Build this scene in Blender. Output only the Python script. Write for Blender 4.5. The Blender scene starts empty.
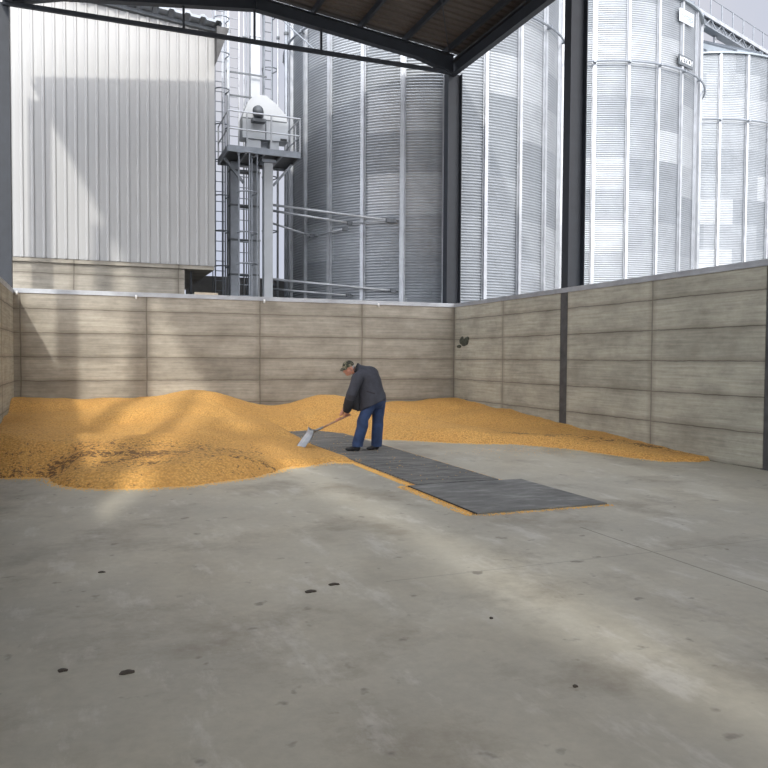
import bpy, bmesh, math, random
from mathutils import Vector, Matrix, noise
random.seed(7)
PI = math.pi
sc = bpy.context.scene
col = sc.collection

# ------------------------------------------------------------------ camera
YAW, PITCH, ROLL, CAMZ, FPX = 0.376409, -0.033888, 0.005794, 1.603, 756.5
fw = Vector((math.sin(YAW)*math.cos(PITCH), math.cos(YAW)*math.cos(PITCH), math.sin(PITCH)))
rt = Vector((math.cos(YAW), -math.sin(YAW), 0)); up = rt.cross(fw)
r2 = rt*math.cos(ROLL)+up*math.sin(ROLL); u2 = up*math.cos(ROLL)-rt*math.sin(ROLL)
cam_data = bpy.data.cameras.new('camera'); cam = bpy.data.objects.new('camera', cam_data); col.objects.link(cam)
cam.matrix_world = Matrix(((r2.x, u2.x, -fw.x, 0), (r2.y, u2.y, -fw.y, 0), (r2.z, u2.z, -fw.z, CAMZ), (0, 0, 0, 1)))
cam_data.sensor_width = 36; cam_data.lens = FPX/768*36; cam_data.clip_end = 500; cam_data.clip_start = 0.05
sc.camera = cam

# ------------------------------------------------------------------ light
SUN_DIR = Vector((0.30, 1.0, -0.59)).normalized()
sd = bpy.data.lights.new('sun', 'SUN'); sun = bpy.data.objects.new('sun', sd); col.objects.link(sun)
sd.energy = 2.3; sd.angle = math.radians(1.7); sd.color = (1.0, 0.96, 0.89)
sun.rotation_euler = SUN_DIR.to_track_quat('-Z', 'Y').to_euler(); sun.location = (-10, -20, 25)

w = bpy.data.worlds.new('sky'); sc.world = w; w.use_nodes = True
nt = w.node_tree; nt.nodes.clear()
def N(t, ty, **k):
    n = t.nodes.new(ty)
    for a, b in k.items(): setattr(n, a, b)
    return n
out = N(nt, 'ShaderNodeOutputWorld'); bg = N(nt, 'ShaderNodeBackground')
tc = N(nt, 'ShaderNodeTexCoord'); nz = N(nt, 'ShaderNodeTexNoise'); nz.inputs['Scale'].default_value = 1.7; nz.inputs['Detail'].default_value = 5
cr = N(nt, 'ShaderNodeValToRGB')
cr.color_ramp.elements[0].position = 0.38; cr.color_ramp.elements[0].color = (0.46, 0.53, 0.70, 1)
cr.color_ramp.elements[1].position = 0.62; cr.color_ramp.elements[1].color = (0.64, 0.645, 0.70, 1)
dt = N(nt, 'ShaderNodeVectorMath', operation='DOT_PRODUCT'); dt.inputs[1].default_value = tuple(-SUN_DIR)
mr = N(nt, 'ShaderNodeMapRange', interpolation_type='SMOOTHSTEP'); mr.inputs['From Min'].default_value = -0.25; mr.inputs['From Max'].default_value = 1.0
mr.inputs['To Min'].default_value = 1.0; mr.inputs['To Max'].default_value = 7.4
nt.links.new(tc.outputs['Generated'], nz.inputs['Vector']); nt.links.new(nz.outputs['Fac'], cr.inputs['Fac'])
nt.links.new(tc.outputs['Generated'], dt.inputs[0]); nt.links.new(dt.outputs['Value'], mr.inputs['Value'])
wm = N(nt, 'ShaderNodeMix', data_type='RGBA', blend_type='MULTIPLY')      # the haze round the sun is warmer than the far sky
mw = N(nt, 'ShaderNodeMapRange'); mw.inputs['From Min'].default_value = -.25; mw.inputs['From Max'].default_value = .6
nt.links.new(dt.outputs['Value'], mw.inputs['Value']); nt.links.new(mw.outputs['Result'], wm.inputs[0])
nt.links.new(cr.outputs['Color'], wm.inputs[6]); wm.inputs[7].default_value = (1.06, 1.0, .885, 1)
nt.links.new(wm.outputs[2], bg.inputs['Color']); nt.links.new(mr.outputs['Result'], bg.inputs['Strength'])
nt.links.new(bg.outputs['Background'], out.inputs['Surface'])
sc.view_settings.view_transform = 'Standard'; sc.view_settings.look = 'None'
sc.view_settings.gamma = 1; sc.view_settings.use_curve_mapping = False
sc.view_settings.exposure = 0.10

# ------------------------------------------------------------------ material helpers
def srgb(r, g, b):
    return tuple(((c/255)/12.92 if c/255 <= .04045 else ((c/255+.055)/1.055)**2.4) for c in (r, g, b))+(1,)
class NB:
    def __init__(s, name, rough=.6, metal=0., color=(.5, .5, .5, 1)):
        s.m = bpy.data.materials.new(name); s.m.use_nodes = True; s.t = s.m.node_tree
        s.b = s.t.nodes['Principled BSDF']; s.b.inputs['Roughness'].default_value = rough
        s.b.inputs['Metallic'].default_value = metal; s.b.inputs['Base Color'].default_value = color
    def n(s, ty, **k): return N(s.t, ty, **k)
    def l(s, a, b): s.t.links.new(a, b)
    def val(s, x, sock):
        if isinstance(x, (int, float)): sock.default_value = x
        elif isinstance(x, tuple): sock.default_value = x
        else: s.l(x, sock)
    def math(s, op, a, b=0., c=None, clamp=False):
        m = s.n('ShaderNodeMath', operation=op); m.use_clamp = clamp
        s.val(a, m.inputs[0]); s.val(b, m.inputs[1])
        if c is not None: s.val(c, m.inputs[2])
        return m.outputs[0]
    def coord(s, kind='Object', scale=(1, 1, 1), loc=(0, 0, 0)):
        c = s.n('ShaderNodeTexCoord'); mp = s.n('ShaderNodeMapping'); mp.inputs['Scale'].default_value = scale; mp.inputs['Location'].default_value = loc
        s.l(c.outputs[kind], mp.inputs['Vector']); return mp.outputs['Vector']
    def noise(s, vec, scale, detail=4, rough=.55):
        n = s.n('ShaderNodeTexNoise'); n.inputs['Scale'].default_value = scale; n.inputs['Detail'].default_value = detail; n.inputs['Roughness'].default_value = rough
        s.l(vec, n.inputs['Vector']); return n.outputs['Fac']
    def ramp(s, fac, stops):
        r = s.n('ShaderNodeValToRGB'); e = r.color_ramp.elements
        while len(e) < len(stops): e.new(.5)
        for i, (p, c) in enumerate(stops):
            e[i].position = p; e[i].color = c if isinstance(c, tuple) else (c, c, c, 1)
        s.l(fac, r.inputs['Fac']); return r.outputs['Color']
    def mix(s, fac, a, b, mode='MIX'):
        m = s.n('ShaderNodeMix', data_type='RGBA', blend_type=mode)
        s.val(fac, m.inputs[0]); s.val(a, m.inputs[6]); s.val(b, m.inputs[7]); return m.outputs[2]
    def sep(s, vec):
        x = s.n('ShaderNodeSeparateXYZ'); s.l(vec, x.inputs[0]); return x.outputs
    def color(s, c): s.l(c, s.b.inputs['Base Color'])
    def bump(s, h, strength=.3, dist=.01):
        b = s.n('ShaderNodeBump'); b.inputs['Strength'].default_value = strength; b.inputs['Distance'].default_value = dist
        s.l(h, b.inputs['Height']); s.l(b.outputs['Normal'], s.b.inputs['Normal'])

BAND = 0.53
def concrete_wall(name, axis, joint0, pitch, tone, warm):
    """board marked in situ concrete: long horizontal lifts of 0.53 m and vertical formwork joints"""
    k = NB(name, rough=.88)
    v = k.coord(); X, Y, Z = k.sep(v)
    A = X if axis == 'x' else Y
    # wobble
    nv = k.noise(k.coord(scale=(1, 1, 1)), 1.7, 6, .62)
    zz = k.math('ADD', Z, k.math('MULTIPLY', k.math('SUBTRACT', nv, .5), .06))
    fz = k.math('FRACT', k.math('ADD', k.math('DIVIDE', zz, BAND), .5))
    dz = k.math('ABSOLUTE', k.math('SUBTRACT', fz, .5))                     # 0 on the joint
    line = k.math('SUBTRACT', 1., k.math('DIVIDE', dz, .022, clamp=True), clamp=True)
    halo = k.math('SUBTRACT', 1., k.math('DIVIDE', dz, .16, clamp=True), clamp=True)
    aa = k.math('ADD', A, k.math('MULTIPLY', k.math('SUBTRACT', nv, .5), .05))
    fa = k.math('FRACT', k.math('ADD', k.math('DIVIDE', k.math('SUBTRACT', aa, joint0), pitch), .5))
    da = k.math('MULTIPLY', k.math('ABSOLUTE', k.math('SUBTRACT', fa, .5)), pitch)
    vline = k.math('SUBTRACT', 1., k.math('DIVIDE', da, .02, clamp=True), clamp=True)
    vhalo = k.math('SUBTRACT', 1., k.math('DIVIDE', da, .13, clamp=True), clamp=True)
    sc_ = (.35, 1, 9) if axis == 'x' else (1, .35, 9)
    grain = k.math('ADD', k.math('MULTIPLY', k.noise(k.coord(scale=sc_), 2.6, 7, .68), .7), k.math('MULTIPLY', k.noise(k.coord(scale=(1, 1, 1.5)), 6.5, 7, .7), .3))
    blot = k.noise(k.coord(scale=(1, 1, 1.6)), 1.1, 5, .6)
    # whole lifts differ a little in tone
    band_id = k.math('FLOOR', k.math('ADD', k.math('DIVIDE', zz, BAND), 0.))
    pan_id = k.math('FLOOR', k.math('DIVIDE', k.math('SUBTRACT', aa, joint0), pitch))
    cmb = k.n('ShaderNodeCombineXYZ'); k.l(band_id, cmb.inputs[0]); k.l(pan_id, cmb.inputs[1])
    wn = k.n('ShaderNodeTexWhiteNoise', noise_dimensions='2D'); k.l(cmb.outputs[0], wn.inputs['Vector'])
    c = k.ramp(grain, [(.34, tuple(x*.66 for x in tone)+(1,)), (.5, tone+(1,)), (.64, tuple(min(1, x*1.26) for x in tone)+(1,))])
    c = k.mix(k.math('MULTIPLY', blot, .35), c, warm+(1,), 'MIX')
    tint = k.ramp(wn.outputs['Value'], [(0, .88), (1, 1.07)])
    c = k.mix(1., c, tint, 'MULTIPLY')
    dark = k.ramp(blot, [(.42, 1.), (.68, .66)])
    c = k.mix(.8, c, dark, 'MULTIPLY')
    hl = k.math('MULTIPLY', k.math('ADD', halo, vhalo, clamp=True), k.math('MULTIPLY', grain, .72))
    c = k.mix(hl, c, (.10, .082, .06, 1))
    brk = k.math('MULTIPLY', k.math('MAXIMUM', line, k.math('MULTIPLY', vline, .8)), k.math('ADD', .45, k.math('MULTIPLY', blot, .75)), clamp=True)
    c = k.mix(k.math('MULTIPLY', brk, .85), c, (.045, .037, .028, 1))
    k.color(c)
    h = k.math('SUBTRACT', k.math('MULTIPLY', grain, .5), k.math('MAXIMUM', line, vline))
    k.bump(h, .5, .012)
    return k.m
M = {}
M['wall_back'] = concrete_wall('board_marked_concrete_back', 'x', 1.33, 2.64, (.33, .308, .258), (.34, .30, .235))
M['wall_side'] = concrete_wall('board_marked_concrete_side', 'y', 10.64, 2.55, (.385, .37, .30), (.35, .325, .255))
M['shed_base'] = concrete_wall('shed_base_concrete', 'x', 0.55, 2.6, (.34, .315, .265), (.34, .30, .24))

def floor_mat():
    k = NB('trowelled_concrete_floor', rough=.55)
    v = k.coord(); X, Y, Z = k.sep(v)
    big = k.noise(k.coord(), .35, 6, .62); mid = k.noise(k.coord(scale=(1.6, 1, 1)), 1.3, 8, .65); fine = k.noise(k.coord(), 14, 6, .7)
    c = k.ramp(mid, [(.26, (.36, .325, .245, 1)), (.48, (.505, .47, .375, 1)), (.74, (.60, .57, .475, 1))])
    c = k.mix(k.ramp(big, [(.40, 0.), (.60, .75)]), c, (.39, .37, .31, 1))
    sw = k.noise(k.coord(scale=(1, .35, 1)), 3.1, 9, .72)
    c = k.mix(k.ramp(sw, [(.54, 0.), (.64, .5)]), c, (.66, .64, .58, 1))
    c = k.mix(k.ramp(k.noise(k.coord(loc=(4, 9, 0)), .8, 7, .7), [(.52, 0.), (.66, .7)]), c, (.27, .235, .18, 1))
    sp = k.noise(k.coord(loc=(1, 2, 0)), 5.5, 3, .5)
    c = k.mix(k.ramp(sp, [(.66, 0.), (.73, .7)]), c, (.17, .15, .12, 1))
    c = k.mix(k.ramp(fine, [(.35, .16), (.7, 0.)]), c, (.14, .13, .11, 1))
    # saw cut joints, x = 4.4 in front of the plate, and y = 5
    j = k.math('MULTIPLY', k.math('LESS_THAN', k.math('ABSOLUTE', k.math('SUBTRACT', X, 4.4)), .010), k.math('LESS_THAN', Y, 6.0))
    j2 = k.math('MULTIPLY', k.math('LESS_THAN', k.math('ABSOLUTE', k.math('SUBTRACT', Y, 5.0)), .008), k.math('GREATER_THAN', X, 2.0))
    c = k.mix(k.math('MULTIPLY', k.math('MAXIMUM', j, k.math('MULTIPLY', j2, .5)), .55), c, (.1, .09, .07, 1))
    k.color(c); k.bump(k.math('ADD', fine, k.math('MULTIPLY', mid, .6)), .18, .01)
    rr = k.ramp(mid, [(.3, .42), (.7, .68)]); k.l(rr, k.b.inputs['Roughness'])
    return k.m
M['floor'] = floor_mat()

def grain_mat():
    k = NB('maize_grain', rough=.72)
    v = k.coord(); X, Y, Z = k.sep(v)
    vor = k.n('ShaderNodeTexVoronoi'); vor.inputs['Scale'].default_value = 30; k.l(v, vor.inputs['Vector'])
    f = k.noise(v, 17, 5, .9); b = k.noise(v, 1.3, 5, .6)
    c = k.ramp(vor.outputs['Distance'], [(.1, (.86, .49, .13, 1)), (.75, (.50, .25, .055, 1))])
    c = k.mix(k.ramp(f, [(.4, .0), (.75, .55)]), c, (.88, .56, .20, 1))
    c = k.mix(k.ramp(b, [(.35, .35), (.65, 0.)]), c, (.62, .30, .07, 1))
    # dark husks lying in streaks on the front flank of the left heap and on the foot of the right heap
    hn = k.noise(k.coord(scale=(1.1, 1.1, 1.1)), 15, 4, .75); hs = k.noise(k.coord(scale=(.55, 1.3, 1)), 1.6, 4, .7)
    reg = k.math('MULTIPLY', k.math('GREATER_THAN', X, -1.3), k.math('LESS_THAN', X, 2.5))
    y1 = k.math('ADD', Y, k.math('MULTIPLY', k.math('SUBTRACT', hs, .5), 1.6))
    r1 = k.math('SUBTRACT', 1., k.math('DIVIDE', k.math('ABSOLUTE', k.math('SUBTRACT', y1, k.math('MULTIPLY_ADD', X, .05, 10.9))), 1.25), clamp=True)
    xr = k.math('GREATER_THAN', X, 7.6)
    ln = k.math('SUBTRACT', k.math('MULTIPLY_ADD', X, -2.1, 29.5), y1)
    r2_ = k.math('SUBTRACT', 1., k.math('DIVIDE', k.math('ABSOLUTE', ln), .9), clamp=True)
    m = k.math('MAXIMUM', k.math('MULTIPLY', reg, r1), k.math('MULTIPLY', xr, r2_))
    m = k.math('MULTIPLY', m, k.ramp(hs, [(.38, .25), (.6, 1.)]))
    thr = k.math('GREATER_THAN', k.math('ADD', hn, k.math('MULTIPLY', m, .24)), .67)
    c = k.mix(k.math('MULTIPLY', k.math('MULTIPLY', thr, k.math('GREATER_THAN', m, .02)), .82), c, (.10, .045, .02, 1))
    k.color(c); k.bump(k.math('ADD', vor.outputs['Distance'], f), .8, .022)
    return k.m
M['grain'] = grain_mat()
k = NB('maize_kernel', rough=.5, color=(.80, .47, .12, 1)); M['kernel'] = k.m

def simple(name, c, rough=.6, metal=0., var=.12, scale=6., bump=0.):
    k = NB(name, rough, metal)
    f = k.noise(k.coord(), scale, 5, .6)
    lo = tuple(x*(1-var) for x in c[:3])+(1,); hi = tuple(min(1, x*(1+var)) for x in c[:3])+(1,)
    k.color(k.ramp(f, [(.3, lo), (.7, hi)]))
    if bump: k.bump(f, bump, .01)
    return k.m
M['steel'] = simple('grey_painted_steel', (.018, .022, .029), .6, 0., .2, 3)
M['steel_low'] = simple('dusty_grey_painted_steel', (.062, .062, .062), .7, 0., .35, 5)
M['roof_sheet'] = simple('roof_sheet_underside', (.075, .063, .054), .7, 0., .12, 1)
M['galv'] = simple('galvanised_steel', (.37, .385, .405), .45, .5, .16, 2.5)
M['galv_dark'] = simple('weathered_galvanised_steel', (.23, .25, .275), .5, .5, .18, 3)
M['galv_deep'] = simple('dark_galvanised_bracket', (.10, .11, .12), .6, .3, .2, 3)
M['cap'] = simple('zinc_wall_capping', (.36, .375, .395), .45, .35, .22, 2.2)
M['clad'] = simple('light_grey_cladding', (.33, .33, .325), .5, .0, .03, .6)
M['white_duct'] = simple('pale_zinc_duct', (.38, .40, .42), .5, .1, .06, 1.5)
M['motor'] = simple('dark_motor_casing', (.09, .10, .11), .5, .2, .2, 5)
M['black'] = simple('black_steel', (.015, .017, .02), .6)
M['ground'] = simple('yard_ground', (.40, .39, .37), .9, 0., .15, .5)
k = NB('steel_grate', .65, .2); f = k.noise(k.coord(scale=(.8, 14, 1)), 1.3, 4, .7)
k.color(k.ramp(f, [(.35, (.085, .085, .083, 1)), (.5, (.17, .17, .163, 1)), (.66, (.33, .32, .29, 1))])); M['grate'] = k.m
def plate_mat():
    k = NB('worn_steel_plate', .5, .3)
    f = k.noise(k.coord(scale=(1, 3, 1)), 1.6, 7, .7)
    c = k.ramp(f, [(.36, (.14, .14, .135, 1)), (.52, (.20, .20, .19, 1)), (.68, (.36, .36, .345, 1))]); k.color(c)
    g = k.noise(k.coord(), 3, 6, .7)
    k.l(k.ramp(g, [(.3, .4), (.7, .7)]), k.b.inputs['Roughness'])
    k.bump(g, .2, .01); return k.m
M['plate'] = plate_mat()
def silo_mat():
    k = NB('corrugated_galvanised_silo', .42, .45)
    uv = k.n('ShaderNodeUVMap'); x, y, z = k.sep(uv.outputs[0])
    sh = k.math('MULTIPLY', k.math('FLOOR', y), .5)
    cmb = k.n('ShaderNodeCombineXYZ'); k.l(k.math('FLOOR', k.math('ADD', x, sh)), cmb.inputs[0]); k.l(k.math('FLOOR', y), cmb.inputs[1])
    wn = k.n('ShaderNodeTexWhiteNoise', noise_dimensions='2D'); k.l(cmb.outputs[0], wn.inputs['Vector'])
    c = k.ramp(wn.outputs['Value'], [(0, (.235, .255, .275, 1)), (.7, (.30, .32, .34, 1)), (1, (.39, .41, .43, 1))])
    f = k.noise(k.coord(scale=(1, 1, 1)), 1.2, 6, .7)
    c = k.mix(.5, c, k.ramp(f, [(.3, .7), (.7, 1.15)]), 'MULTIPLY')
    k.color(c); return k.m
M['silo'] = silo_mat()
M['silo_roof'] = simple('silo_roof_sheet', (.24, .27, .29), .45, .4, .08, 1)
M['skin'] = simple('skin', (.52, .25, .17), .6, 0, .08, 9)
M['hair'] = simple('grey_hair', (.36, .34, .32), .8, 0, .2, 30)
M['jacket'] = simple('charcoal_jacket', (.036, .038, .050), .8, 0, .25, 7, .3)
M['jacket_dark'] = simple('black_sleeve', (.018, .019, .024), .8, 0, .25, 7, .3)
M['jeans'] = simple('blue_work_trousers', (.022, .045, .115), .8, 0, .4, 6, .3)
M['shoe'] = simple('black_shoe', (.012, .012, .014), .6)
def camo():
    k = NB('camouflage_cloth', .85)
    f = k.noise(k.coord(), 22, 3, .6); g = k.noise(k.coord(loc=(3, 1, 2)), 26, 3, .6)
    c = k.ramp(f, [(.44, (.035, .037, .022, 1)), (.5, (.10, .10, .06, 1)), (.58, (.20, .18, .12, 1))])
    k.color(k.mix(k.math('GREATER_THAN', g, .56), c, (.015, .015, .012, 1))); return k.m
M['camo'] = camo()
M['alu'] = simple('worn_aluminium', (.30, .31, .32), .4, .7, .2, 8)
M['wood'] = simple('worn_wooden_handle', (.42, .25, .17), .6, 0, .3, 12)
M['moss'] = simple('dark_damp_patch', (.045, .05, .035), .9, 0, .5, 14, .6)
M['mud'] = simple('dark_mud', (.06, .048, .036), .8, 0, .4, 20, .4)
M['white'] = simple('white_paint', (.75, .75, .73), .5, 0, .05)
M['banner'] = simple('white_banner', (.52, .54, .57), .5, 0, .04)
M['sign_dark'] = simple('dark_sign_board', (.07, .08, .09), .5)
M['sign_letters'] = simple('pale_lettering', (.75, .77, .78), .5, 0, .02)
M['blue_letters'] = simple('grey_blue_lettering', (.20, .24, .33), .5, 0, .02)
M['timber'] = simple('pale_timber', (.55, .47, .35), .7, 0, .15, 8)
M['block'] = simple('grey_blockwork', (.16, .155, .145), .9, 0, .2, 2)

# ------------------------------------------------------------------ geometry helpers
def finish(name, bm, mat, parent=None, smooth=False, loc=None, recalc=True):
    me = bpy.data.meshes.new(name)
    if recalc: bmesh.ops.recalc_face_normals(bm, faces=bm.faces[:])
    bm.to_mesh(me); bm.free()
    for m_ in (mat if isinstance(mat, (list, tuple)) else [mat]): me.materials.append(m_)
    if smooth:
        for p in me.polygons: p.use_smooth = True
    o = bpy.data.objects.new(name, me); col.objects.link(o)
    if parent: o.parent = parent
    if loc: o.location = loc
    return o
def tag(o, label, cat, group=None, kind=None):
    o['label'] = label
    if cat: o['category'] = cat
    if group: o['group'] = group
    if kind: o['kind'] = kind
    return o
def thing(name, label, cat, loc=(0, 0, 0), group=None):
    o = bpy.data.objects.new(name, None); col.objects.link(o); o.location = loc; o.empty_display_size = .2
    return tag(o, label, cat, group)
def struct(name, bm, mat, label=None, cat=None):
    o = finish(name, bm, mat); o['kind'] = 'structure'
    if label: o['label'] = label
    if cat: o['category'] = cat
    return o
def box(bm, a, b):
    vs = [bm.verts.new((x, y, z)) for x in (a[0], b[0]) for y in (a[1], b[1]) for z in (a[2], b[2])]
    for f in ((0, 1, 3, 2), (4, 6, 7, 5), (0, 4, 5, 1), (2, 3, 7, 6), (0, 2, 6, 4), (1, 5, 7, 3)):
        bm.faces.new([vs[i] for i in f])
    return bm
def bx(a, b): return box(bmesh.new(), a, b)
def frame_of(d):
    d = d.normalized(); a = Vector((0, 0, 1)) if abs(d.z) < .95 else Vector((1, 0, 0))
    u = d.cross(a).normalized(); return u, d.cross(u).normalized()
def tube(bm, pts, r, n=8, closed=False):
    pts = [Vector(p) for p in pts]; rings = []
    rs = r if isinstance(r, (list, tuple)) else [r]*len(pts)
    pu = None
    for i, p in enumerate(pts):
        if closed: d = pts[(i+1) % len(pts)]-pts[i-1]
        else: d = (pts[min(i+1, len(pts)-1)]-pts[max(i-1, 0)])
        u, v = frame_of(d)
        if pu is not None:
            dd = d.normalized(); u = (pu-dd*pu.dot(dd)).normalized(); v = dd.cross(u)
        pu = u
        rings.append([bm.verts.new(p+(u*math.cos(2*PI*k/n)+v*math.sin(2*PI*k/n))*rs[i]) for k in range(n)])
    m = len(rings)
    for i in range(m if closed else m-1):
        A, B = rings[i], rings[(i+1) % m]
        for k_ in range(n): bm.faces.new((A[k_], A[(k_+1) % n], B[(k_+1) % n], B[k_]))
    if not closed:
        bm.faces.new(rings[0][::-1]); bm.faces.new(rings[-1])
    return bm
def beam(bm, p, q, w_, h_, upv=(0, 0, 1)):
    """solid bar of rectangular section from p to q"""
    p = Vector(p); q = Vector(q); d = (q-p).normalized(); s = d.cross(Vector(upv))
    if s.length < 1e-4: s = Vector((1, 0, 0))
    s.normalize(); t = s.cross(d)
    vs = [bm.verts.new(c+s*w_/2*i+t*h_/2*j) for c in (p, q) for i, j in ((-1, -1), (1, -1), (1, 1), (-1, 1))]
    for f in ((0, 1, 2, 3), (7, 6, 5, 4), (0, 4, 5, 1), (1, 5, 6, 2), (2, 6, 7, 3), (3, 7, 4, 0)): bm.faces.new([vs[i] for i in f])
    return bm
def ibeam(bm, p, q, depth, width, updir=(0, 0, 1), tf=.016, tw=.010):
    """I section from p to q; depth runs along updir, flanges perpendicular"""
    p = Vector(p); q = Vector(q); d = (q-p).normalized(); t = Vector(updir); t = (t-d*t.dot(d)).normalized(); s = d.cross(t)
    for a0, a1, b0, b1 in ((-width/2, width/2, depth/2-tf, depth/2), (-width/2, width/2, -depth/2, -depth/2+tf), (-tw/2, tw/2, -depth/2+tf, depth/2-tf)):
        vs = [bm.verts.new(c+s*i+t*j) for c in (p, q) for i, j in ((a0, b0), (a1, b0), (a1, b1), (a0, b1))]
        for f in ((0, 1, 2, 3), (7, 6, 5, 4), (0, 4, 5, 1), (1, 5, 6, 2), (2, 6, 7, 3), (3, 7, 4, 0)): bm.faces.new([vs[i] for i in f])
    return bm
def prism(bm, poly, axis, a, b):
    """closed polygon in the two other axes, extruded from a to b along axis"""
    def P(u, v, w_): return {'x': (w_, u, v), 'y': (u, w_, v), 'z': (u, v, w_)}[axis]
    A = [bm.verts.new(P(u, v, a)) for u, v in poly]; B = [bm.verts.new(P(u, v, b)) for u, v in poly]
    n = len(poly); bm.faces.new(A); bm.faces.new(B[::-1])
    for i in range(n): bm.faces.new((A[i], B[i], B[(i+1) % n], A[(i+1) % n]))
    return bm
def copy_of(o, parent=None, loc=None):
    c = o.copy(); col.objects.link(c)
    if parent: c.parent = parent
    if loc is not None: c.location = loc
    return c

# ------------------------------------------------------------------ shell
XL, XR, YB, HT = -1.442, 9.258, 18.28, 3.02
T = .2
struct('floor', bx((XL, -16, -.15), (XR, YB, 0)), M['floor'], 'grey trowelled concrete floor with stains and scuffs')
g = bmesh.new(); box(g, (-60, -80, -.4), (110, 120, -.16)); struct('ground', g, M['ground'])
struct('wall_back', bx((XL-T, YB, -.15), (XR+T, YB+T, HT)), M['wall_back'], 'board marked concrete wall behind the grain')
for i, (y0, y1) in enumerate(((13.41, YB-.003), (8.26, 13.15), (3.2, 8.01))):
    struct('wall_right' if i == 0 else 'wall_right.%03d' % i, bx((XR, y0, -.15), (XR+T, y1, HT)), M['wall_side'])
struct('wall_left', bx((XL-T, -2.2, -.15), (XL, YB-.003, HT)), M['wall_side'])
# cappings
def cap_bm(a, b, inward):
    bm = bmesh.new(); beam(bm, a, b, .26, .035); a = Vector(a); b = Vector(b); i = Vector(inward)
    beam(bm, a+i*.118+Vector((0, 0, -.04)), b+i*.118+Vector((0, 0, -.04)), .018, .08)
    return bm
struct('trim_1', cap_bm((XL-T, YB+.10, HT+.045), (XR-.02, YB+.10, HT+.045), (0, -1, 0)), M['cap'])
struct('trim_2', cap_bm((XR+.10, 3.2, HT+.045), (XR+.10, YB+.2, HT+.045), (-1, 0, 0)), M['cap'])
struct('trim_3', cap_bm((XL-.12, -2.2, HT+.02), (XL-.12, YB+.2, HT+.02), (1, 0, 0)), M['cap'])

# ------------------------------------------------------------------ frames: columns, rafters, purlins, roof
APX, ZE, ZA = 3.9, 9.86, 10.46         # apex x, roof underside height at eave and apex
def roofz(x): return ZA-(ZA-ZE)*abs(x-APX)/(XR-APX)
def column(x, y, label, right, z1=9.6, depth=.40, width=.24):
    t = thing('steel_column', label, 'column', (x, y, 0), 'steel columns of the barn frame')
    c = x
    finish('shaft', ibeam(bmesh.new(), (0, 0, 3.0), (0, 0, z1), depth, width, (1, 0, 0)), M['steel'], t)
    finish('dusty_foot', ibeam(bmesh.new(), (0, 0, 0.0), (0, 0, 3.0), depth, width, (1, 0, 0)), M['steel_low'], t)
    finish('base_plate', bx((-depth/2-.02, -width/2-.03, -.02), (depth/2+.02, width/2+.03, .015)), M['steel_low'], t)
    return t
column(XR+.205, 13.28, 'dark grey steel column standing in the right concrete wall, full height to the roof', True, 9.6, .405, .235)
column(9.33, 18.62, 'dark grey steel column behind the back right corner of the walls', True, 9.3, .42, .25)
column(XR+.205, 8.135, 'dark steel column at the near end of the right wall, at the right edge of the photo', True, 9.6, .405, .235)
column(-1.70, 18.62, 'dark steel column above the back left corner, at the left edge of the photo', False, 9.3, .44, .25)
for y in (13.28, 8.135, 3.0, -2.1):
    column(-1.86, y, 'dark steel column outside the left wall, %s from the back' % {13.28: 'first', 8.135: 'second', 3.0: 'third', -2.1: 'fourth'}[y], False, 9.5)
def rafter(y, label):
    t = thing('steel_rafter', label, 'roof beam', (0, y, 0))
    for s, x0, x1 in ((1, APX, XR-.02), (-1, APX, 2*APX-XR-.0)):
        bm = bmesh.new()
        top = lambda x: roofz(x)-.16
        def bot(x):
            d = abs(x-APX)/(XR-APX)
            return top(x)-(.30+.02*d+(.16*max(0, (d-.80)/.2)))
        xs = [x0+(x1-x0)*i/10 for i in range(11)]
        n = [(x, top(x)) for x in xs]+[(x, bot(x)) for x in reversed(xs)]
        prism(bm, n, 'y', -.006, .006)
        for fn in (top, bot):
            for a, b in zip(xs[:-1], xs[1:]): beam(bm, (a, 0, fn(a)), (b, 0, fn(b)), .2, .018)
        finish('rafter_half', bm, M['steel'], t)
    finish('ridge_plate', bx((APX-.02, -.1, roofz(APX)-.48), (APX+.02, .1, roofz(APX)-.17)), M['steel'], t)
    return t
rafter(18.45, 'dark steel gable rafter above the back wall')
rafter(13.28, 'dark steel roof rafter over the middle of the grain store')
rafter(8.135, 'dark steel roof rafter over the front of the steel plate')
rafter(3.0, 'dark steel roof rafter above the camera')
t = thing('tie_beam', 'thin dark horizontal tie bar under the gable rafter', 'beam', (0, 18.45, 0))
finish('tie_bar', beam(bmesh.new(), (-1.6, 0, 9.22), (9.2, 0, 9.26), .08, .095), M['steel'], t)
for x in (2.2, 3.87, 5.55, ):
    finish('hanger', beam(bmesh.new(), (x, 0, 9.27), (x, 0, roofz(x)-.44), .05, .05), M['steel'], t)
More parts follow.
